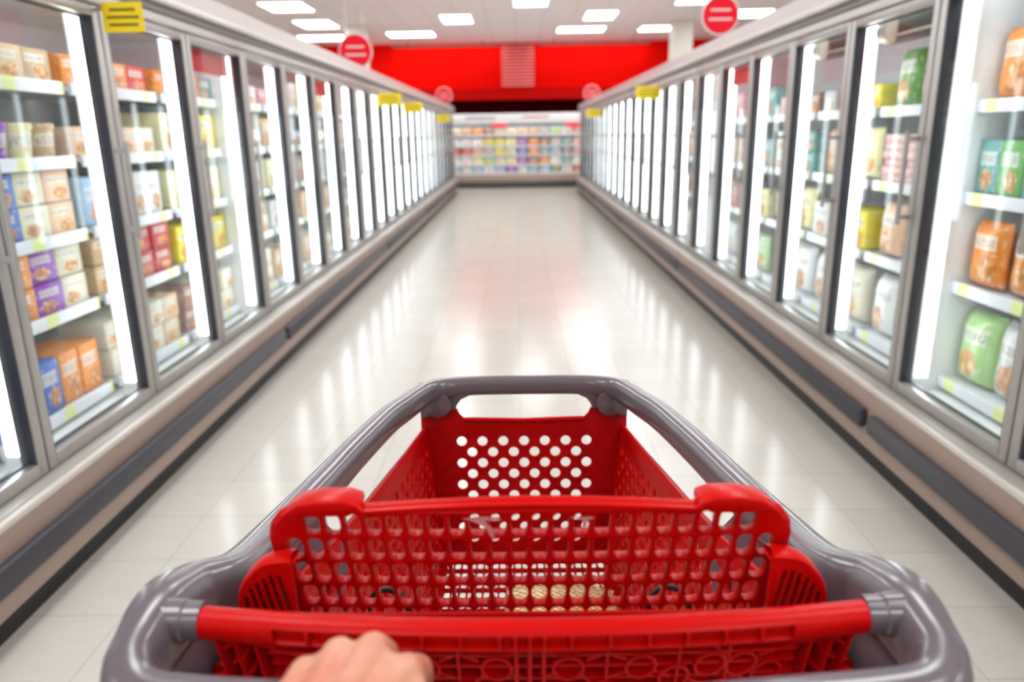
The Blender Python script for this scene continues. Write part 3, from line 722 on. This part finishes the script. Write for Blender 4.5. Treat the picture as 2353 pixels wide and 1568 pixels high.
for s in (-1, 1):
    obj('shoulder_tab', plate([(s*a, b) for a, b in [(.162, 1.072), (.212, 1.070), (.2265, 1.066), (.219, 1.077), (.207, 1.0845), (.188, 1.0885), (.164, 1.089), (.152, 1.084), (.152, 1.077)]][::s], [], .030, lambda u, v, d: seat_fn(u, v, d+.009), bev=.004), M['red'], seat)
# slotted wings beside the seat
def wing_fn(u, v, d): return loc(u, .522+(1.0733-v)*.05+d, v)
wout = [(.1915, 1.005), (.2378, 1.005), (.2378, 1.029), (.2371, 1.0396), (.2325, 1.0517), (.2243, 1.0624), (.2147, 1.0702), (.202, 1.0733), (.1915, 1.0733)]
wslot = [(.2315, 1.0420, .03), (.2268, 1.0496, .18), (.2212, 1.0556, .17), (.2151, 1.0590, .15), (.2092, 1.0618, .16), (.2029, 1.0618, .165)]
for s in (-1, 1):
    hs = []
    for x, z, k in wslot:
        h = .0019; zb_ = 1.012; xb = x-(z-zb_)*k
        hs.append([(s*a, b) for a, b in [(xb-h, zb_), (xb+h, zb_), (x+h*.9, z-.003), (x+h*.5, z-.0006), (x-h*.5, z-.0006), (x-h*.9, z-.003)]])
    bm = plate([(s*a, b) for a, b in wout][::s], hs, .006, wing_fn, bev=.0006); wg = obj('seat_wing', bm, M['red'], cart)
    hood = catmull([(s*a, b) for a, b in wout[1:]], 4)
    bm = bmesh.new(); pr = []
    for a, b in hood:
        pr.append([bm.verts.new(wing_fn(a+s*da, b+db, d)) for d, da, db in ((-.0035, -.0022, -.0022), (-.0035, .0004, .0004), (0, .0016, .0016), (.012, .0018, .0018), (.018, .0002, .0002), (.018, -.0022, -.0022))])
    for A, C in zip(pr, pr[1:]):
        for k in range(6): bm.faces.new((A[k], A[(k+1) % 6], C[(k+1) % 6], C[k]))
    obj('wing_hood', bm, M['red'], wg, ang=60)
    obj('slot_shade_backing', plate([(s*(a-.002 if a > .2 else .2002), b-.002) for a, b in wout][::s], [], .002, lambda u, v, d: wing_fn(u, v, d+.015)), M['black'], wg)  # black sheet: the shade inside the slots put in as colour
# handle: a round bar whose lower front is hollowed into ribbed pockets
def hy(x): return .481-.018*(1-(x/.25)**2)
ribx = [-.192, -.165, -.136, -.108, -.080, -.052, -.024, -.0125, -.0020, .0085, .028, .056, .084, .112, .140, .167, .192]
st = [-.249, -.22]
for a, b in zip(ribx, ribx[1:]): st += [a-.0011, a+.0011, a+.0014] + ([] if b-a < .02 else [a+(b-a)*.5]) + [b-.0014]
st += [ribx[-1]-.0011, ribx[-1]+.0011, .22, .249]
st = sorted(set(round(x, 5) for x in st))
def solid(x): return abs(x) > .1931 or any(abs(x-r_) < .00125 for r_ in ribx)
bm = bmesh.new(); rings = []; HR = .0122
angs = [i*12 for i in range(31)][:-1]; angs = sorted(set(angs+[31, 30, -23+360, -24+360, -2+360, 15]))
for x in st:
    ring = []
    for a in angs:
        aa = a if a < 180 else a-360
        r_ = HR
        if -23.5 < aa < 30.5 and not solid(x): r_ = HR*.48
        ring.append(bm.verts.new(loc(x, hy(x)-r_*math.cos(R(aa)), 1.047+r_*math.sin(R(aa)))))
    rings.append(ring)
for A, C in zip(rings, rings[1:]):
    for k in range(len(angs)): bm.faces.new((A[k], A[(k+1) % len(angs)], C[(k+1) % len(angs)], C[k]))
bm.faces.new(rings[0][::-1]); bm.faces.new(rings[-1])
hd = obj('handle', bm, M['red'], cart, ang=30)
for s in (-1, 1):
    obj('handle_sleeve', tube(bmesh.new(), [loc(s*.1935, hy(.1935), 1.047), loc(s*.215, hy(.215), 1.047)], .01255, 24), M['red'], hd)
    cl = obj('end_collar', lathe(bmesh.new(), [(.0125, s*.2492), (.0143, s*.2497), (.0146, s*.262), (.0160, s*.2635), (.0165, s*.278)], 24, c=loc(0, .4835, 1.047), axis='x'), M['grey'], cart)
# rear gate: panel below the handle with raised ribs and rings
GA = R(8)
def gate(u, v, d):   # v metres down the panel, d out toward the shopper
    k = 1-min(v, .05)*1.5-max(0, v-.05)*.25
    return loc(u*k, .483-.008*(1-(u/.24)**2)-d*math.cos(GA)+v*math.sin(GA), 1.0345-v*math.cos(GA)-d*math.sin(GA))
RG = [(.028, .0245), (.085, .0240), (.1395, .0235), (.1135, .0355), (.1640, .0240), (.1880, .0340), (.1640, .047), (.0565, .050), (.000001, .0)]
RG = [q for q in RG if q[1] > 0]
gh = [circle(s*a, -b, .0100, n=18) for s in (-1, 1) for a, b in RG[:4]]
bm = plate([(-.246, 0), (-.246, -.33), (.246, -.33), (.246, 0)], gh+[[(-.0105, -.012), (-.0105, -.30), (-.0035, -.30), (-.0035, -.012)], [(.0005, -.012), (.0005, -.30), (.007, -.30), (.007, -.012)]],
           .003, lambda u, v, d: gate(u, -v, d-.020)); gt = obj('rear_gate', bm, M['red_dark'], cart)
def rib(bm, u0, v0, u1, v1, h=.006, w_=.0010):
    n = max(1, int(abs(u1-u0)/.03))
    du, dv = u1-u0, v1-v0; L_ = math.hypot(du, dv); nu, nv = -dv/L_*w_, du/L_*w_
    prev = None
    for i in range(n+1):
        f_ = i/n; u, v = u0+du*f_, v0+dv*f_
        q = [bm.verts.new(gate(u+nu, v+nv, -.0184)), bm.verts.new(gate(u+nu, v+nv, h)), bm.verts.new(gate(u-nu, v-nv, h)), bm.verts.new(gate(u-nu, v-nv, -.0184))]
        if prev:
            for k in range(4): bm.faces.new((prev[k], q[k], q[(k+1) % 4], prev[(k+1) % 4]))
        else: bm.faces.new(q[::-1])
        prev = q
    bm.faces.new(prev)
bm = bmesh.new()
rib(bm, -.212, .0015, .212, .0015, .008); rib(bm, -.205, .0120, .205, .0120, .005)
for v in (.0245, .0370, .050, .065, .085, .11, .14, .18, .22, .27, .32): rib(bm, -.208, v, .208, v, .0035)
for u in (-.212, -.150, -.112, -.057, .057, .112, .150, .212): rib(bm, u, .004, u, .32, .0055)
for u in (-.0125, -.0020, .0085): rib(bm, u, .0, u, .32, .0075, .0014)
for s in (-1, 1):
    for a in (.240, .226): rib(bm, s*a, .0, s*a, .32, .0065)
    for k in range(14): rib(bm, s*.226, .002+k*.0145, s*.240, .010+k*.0145, .005)
    for a in ((.017, .0120, .010, .006), (.042, .018, .056, .012), (.073, .018, .058, .012), (.074, .031, .058, .037), (.097, .030, .112, .037), (.018, .031, .0085, .035), (.038, .031, .056, .050),
              (.152, .018, .138, .006), (.176, .018, .205, .006), (.2, .034, .212, .037), (.127, .04, .150, .05)): rib(bm, s*a[0], a[1], s*a[2], a[3], .0045)
obj('gate_ribs', bm, M['red'], gt, smooth=False)
for x, v in [(s*a, b) for s in (-1, 1) for a, b in RG]:
    bm = bmesh.new(); n = 22; V = []; r_ = .0116
    for k in range(n):
        a = 2*math.pi*k/n; V.append([bm.verts.new(gate(x+rr*math.cos(a), v+rr*.93*math.sin(a), dd)) for rr, dd in ((r_-.001, -.0184), (r_-.001, .0065), (r_+.001, .0065), (r_+.001, -.0184))])
    for k in range(n):
        for m_ in range(3): bm.faces.new((V[k][m_], V[(k+1) % n][m_], V[(k+1) % n][m_+1], V[k][m_+1]))
    obj('gate_ring', bm, M['red'], gt, ang=50)
# side frames, legs, lower deck, casters
for s in (-1, 1):
    bm = bmesh.new()
    path = [(.232, .412), (.262, .420), (.279, .437), (.281, .465), (.280, .50), (.272, .545), (.263, .60), (.262, .70), (.262, .80)]
    path = catmull(path, 4); lo_ = .80
    A, Bv, C_, D_ = [], [], [], []
    for i, (x, y) in enumerate(path):
        f_ = i/(len(path)-1); zt = 1.028 if y < .55 else 1.028-(y-.55)*.22
        zb = .66+.12*max(0, (y-.6)/.1)
        A.append(bm.verts.new(loc(s*x, y, zt))); Bv.append(bm.verts.new(loc(s*(x-.036), y+.03, zb)))
        C_.append(bm.verts.new(loc(s*(x+.006), y, zt))); D_.append(bm.verts.new(loc(s*(x-.030), y+.03, zb)))
    for i in range(len(path)-1):
        bm.faces.new((A[i], A[i+1], Bv[i+1], Bv[i])); bm.faces.new((C_[i], D_[i], D_[i+1], C_[i+1])); bm.faces.new((Bv[i], Bv[i+1], D_[i+1], D_[i])); bm.faces.new((A[i], C_[i], C_[i+1], A[i+1]))
    bm.faces.new((A[0], Bv[0], D_[0], C_[0])); bm.faces.new((A[-1], C_[-1], D_[-1], Bv[-1]))
    obj('side_frame', bm, M['grey'], cart, ang=60)
    obj('leg', tube(bmesh.new(), catmull([loc(s*.250, .56, .86), loc(s*.242, .57, .70), loc(s*.235, .55, .45), loc(s*.235, .50, .22), loc(s*.235, .50, .145)], 5), .021, 14), M['grey'], cart)
    obj('chassis_rail', tube(bmesh.new(), catmull([loc(s*.232, .50, .20), loc(s*.22, .80, .185), loc(s*.19, 1.15, .17), loc(s*.17, 1.32, .165), loc(s*.17, 1.34, .145)], 5), .016, 12), M['grey'], cart)
    obj('front_strut', tube(bmesh.new(), [loc(s*.15, 1.0, .585), loc(s*.18, 1.05, .40), loc(s*.195, 1.10, .18)], .013, 12), M['grey'], cart)
    for y, x in ((.50, .235), (1.34, .17)):
        c = obj('caster', B(s*x-.017, s*x+.017, y-.9-.018, y-.9+.018, .128, .150, bev=.004), M['chrome'], cart)
        bm = bmesh.new()
        for q in (-.018, .014): box(bm, s*x+q, s*x+q+.004, y-.9-.030, y-.9+.012, .05, .130)
        obj('fork', bm, M['chrome'], c)
        obj('wheel', lathe(bmesh.new(), [(.03, -.013), (.058, -.013), (.0625, -.009), (.0625, .009), (.058, .013), (.03, .013)], 28, c=loc(s*x, y-.012, .0628), axis='x'), M['black'], c)
hl = [circle(i*.03, .60+j*.045+.03, .011, .018, n=10, e=4) for i in range(-5, 6) for j in range(15)]
obj('lower_deck', plate([(-.205, .52), (.205, .52), (.165, 1.30), (-.165, 1.30)], hl, .012, lambda u, v, d: loc(u, v, .200-(v-.5)*.03+d)), M['grey'], cart)
obj('rear_crossbar', tube(bmesh.new(), [loc(-.235, .50, .20), loc(.235, .50, .20)], .014, 12), M['grey'], cart)

# scuff marks on the seat back: worn flat patches
scuff = mat('scuffed_plastic', (.62, .25, .25), .6, noise=.4, nscale=200)
for pts in ([(-.060, 1.071), (-.045, 1.0735), (-.026, 1.072), (-.026, 1.069), (-.040, 1.069), (-.034, 1.060), (-.031, 1.048), (-.0335, 1.048), (-.040, 1.062), (-.05, 1.068)],
            [(.036, 1.0715), (.055, 1.072), (.058, 1.070), (.052, 1.069), (.050, 1.060), (.0475, 1.060), (.047, 1.069)]):
    obj('scuff_mark', plate(pts, [], .0004, lambda u, v, d: seat_fn(u, v, -TH/2-.0003+d)), scuff, seat)

# ------------------------------------------------------------------ things in the cart
def bag():
    t = thing('straw_bag', (.069, 1.09, zbot(1.09)+.0095), 'woven straw bag lying flat in the bottom of the cart', 'bag')
    t.rotation_euler.x = math.atan(.05)
    bm = bmesh.new(); nu, nv = 20, 14; g = {}
    for s in (-1, 1):
        for i in range(nu+1):
            for j in range(nv+1):
                u, v = i/nu*2-1, j/nv*2-1
                if s == 1 and (i in (0, nu) or j in (0, nv)): g[(s, i, j)] = g[(-1, i, j)]; continue
                rr = (1-abs(u)**4)*(1-abs(v)**4)
                xx = u*(.103-.005*v); yy = v*.085+.012*u*(-v)
                th = .030*(rr**.5)
                zz = .031+(th if s > 0 else -th)
                g[(s, i, j)] = bm.verts.new((xx, yy, zz))
    for s in (-1, 1):
        for i in range(nu):
            for j in range(nv): bm.faces.new((g[(s, i, j)], g[(s, i+1, j)], g[(s, i+1, j+1)], g[(s, i, j+1)]))
    obj('woven_body', bm, M['straw'], t, ang=80)
    obj('rolled_hem', tube(bmesh.new(), [(-.095, .078, .031), (-.06, .084, .038), (.0, .086, .041), (.06, .084, .038), (.094, .078, .031)], .006, 8), M['straw'], t)
bag()
for s, lab in ((-1, 'black looped cord hanging behind the seat grid on the left'), (1, 'black looped cord hanging behind the seat grid on the right')):
    x = -.148 if s < 0 else .158
    pts = catmull([(x-.022, .700, .880), (x-.020, .702, .905), (x-.010, .702, .921), (x+.004, .702, .924), (x+.018, .702, .912), (x+.026, .702, .880), (x+.022, .702, .82), (x, .705, .79), (x-.018, .70, .82)], 5, closed=True)
    o = obj('looped_cord', tube(bmesh.new(), pts, .0036, 8, closed=True), M['cord']); tag(o, lab, 'cord', 'black looped cords in the cart')
bm = bmesh.new(); lathe(bm, [(.012, 0), (.03, .004), (.034, .016), (.026, .028), (.008, .032)], 18)
for v in bm.verts: v.co.x *= 1.4
o = obj('lilac_pouch', bm, M['lilac']); o.location = (-.125, 1.06, zbot(1.06)+.0105); tag(o, 'small lilac striped pouch on the cart floor behind the left cord', 'pouch')

# ------------------------------------------------------------------ the shopper's hand
def capsule(bm, a, b_, ra, rb, n=14):
    a, b_ = Vector(a), Vector(b_)
    for p, r_ in ((a, ra), (b_, rb)):
        q = bmesh.ops.create_icosphere(bm, subdivisions=2, radius=r_); bmesh.ops.translate(bm, vec=p, verts=q['verts'])
    tube(bm, [a, b_], [ra, rb], n)
bm = bmesh.new()
HO = Vector((-.11, .30, 1.09))
W1, W2 = (-.128, .292, 1.098), (-.098, .294, 1.100)
fing = [ # mcp, pip, dip, tip, radius at the knuckle
    ((-.0720, .3790, 1.0850), (-.0690, .4050, 1.0660), (-.0705, .4270, 1.0430), (-.0745, .4200, 1.0150), .0122),
    ((-.0945, .3945, 1.0885), (-.0930, .4170, 1.0690), (-.0935, .4345, 1.0430), (-.0950, .4230, 1.0120), .0122),
    ((-.1155, .3935, 1.0865), (-.1145, .4140, 1.0680), (-.1145, .4310, 1.0430), (-.1150, .4200, 1.0140), .0116),
    ((-.1340, .3830, 1.0820), (-.1340, .4040, 1.0650), (-.1335, .4240, 1.0430), (-.1335, .4160, 1.0190), .0106)]
wr = [(-.094, .300, 1.101), (-.106, .298, 1.103), (-.118, .297, 1.102), (-.133, .297, 1.097)]
for (m_, p, d, tp, r_), w_ in zip(fing, wr):
    capsule(bm, w_, tuple(.35*a+.65*b for a, b in zip(w_, m_)), .0165, .0115)
    capsule(bm, tuple(.35*a+.65*b for a, b in zip(w_, m_)), m_, .0115, r_)
    capsule(bm, m_, p, r_*.97, r_*.82); capsule(bm, p, d, r_*.82, r_*.74); capsule(bm, d, tp, r_*.74, r_*.64)
for a, b_ in ((0, 1), (1, 2), (2, 3)):      # webbing and palm fill
    for f_ in (.45, .62, .78, .93):
        pa = Vector(wr[a]).lerp(Vector(fing[a][0]), f_); pb = Vector(wr[b_]).lerp(Vector(fing[b_][0]), f_); pa.z -= .0022*f_; pb.z -= .0022*f_; capsule(bm, pa, pb, .0112, .0112)
# thumb: metacarpal, proximal, distal, under the bar
capsule(bm, (-.088, .308, 1.093), (-.0560, .342, 1.080), .016, .0145)
capsule(bm, (-.0560, .342, 1.080), (-.0500, .3530, 1.068), .0140, .0122)
capsule(bm, (-.0500, .3530, 1.068), (-.058, .3540, 1.030), .0120, .0105)
capsule(bm, (-.058, .3540, 1.030), (-.072, .368, 1.008), .0102, .0085)
capsule(bm, (-.062, .345, 1.080), (-.0715, .377, 1.082), .0130, .0112)
capsule(bm, (-.132, .305, 1.094), (-.139, .365, 1.078), .017, .0125)
capsule(bm, (-.082, .33, 1.09), (-.085, .37, 1.088), .015, .0115)
capsule(bm, (-.132, .386, 1.068), (-.070, .378, 1.068), .0125, .0125); capsule(bm, (-.130, .362, 1.068), (-.066, .355, 1.068), .013, .013)
# wrist and forearm
capsule(bm, (-.104, .300, 1.098), (-.112, .235, 1.100), .019, .0195); capsule(bm, (-.124, .298, 1.097), (-.134, .235, 1.098), .018, .0195)
capsule(bm, (-.112, .235, 1.100), (-.150, .06, 1.092), .0195, .035); capsule(bm, (-.134, .235, 1.098), (-.185, .06, 1.088), .0195, .036)
hand = obj('person', bm, M['skin'], None)
md = hand.modifiers.new('skin', 'REMESH'); md.mode = 'VOXEL'; md.voxel_size = .0017; md.use_smooth_shade = True
sm = hand.modifiers.new('soft', 'SMOOTH'); sm.factor = .5; sm.iterations = 9
tag(hand, 'person\'s bare left hand gripping the near grey bar of the cart', 'person')
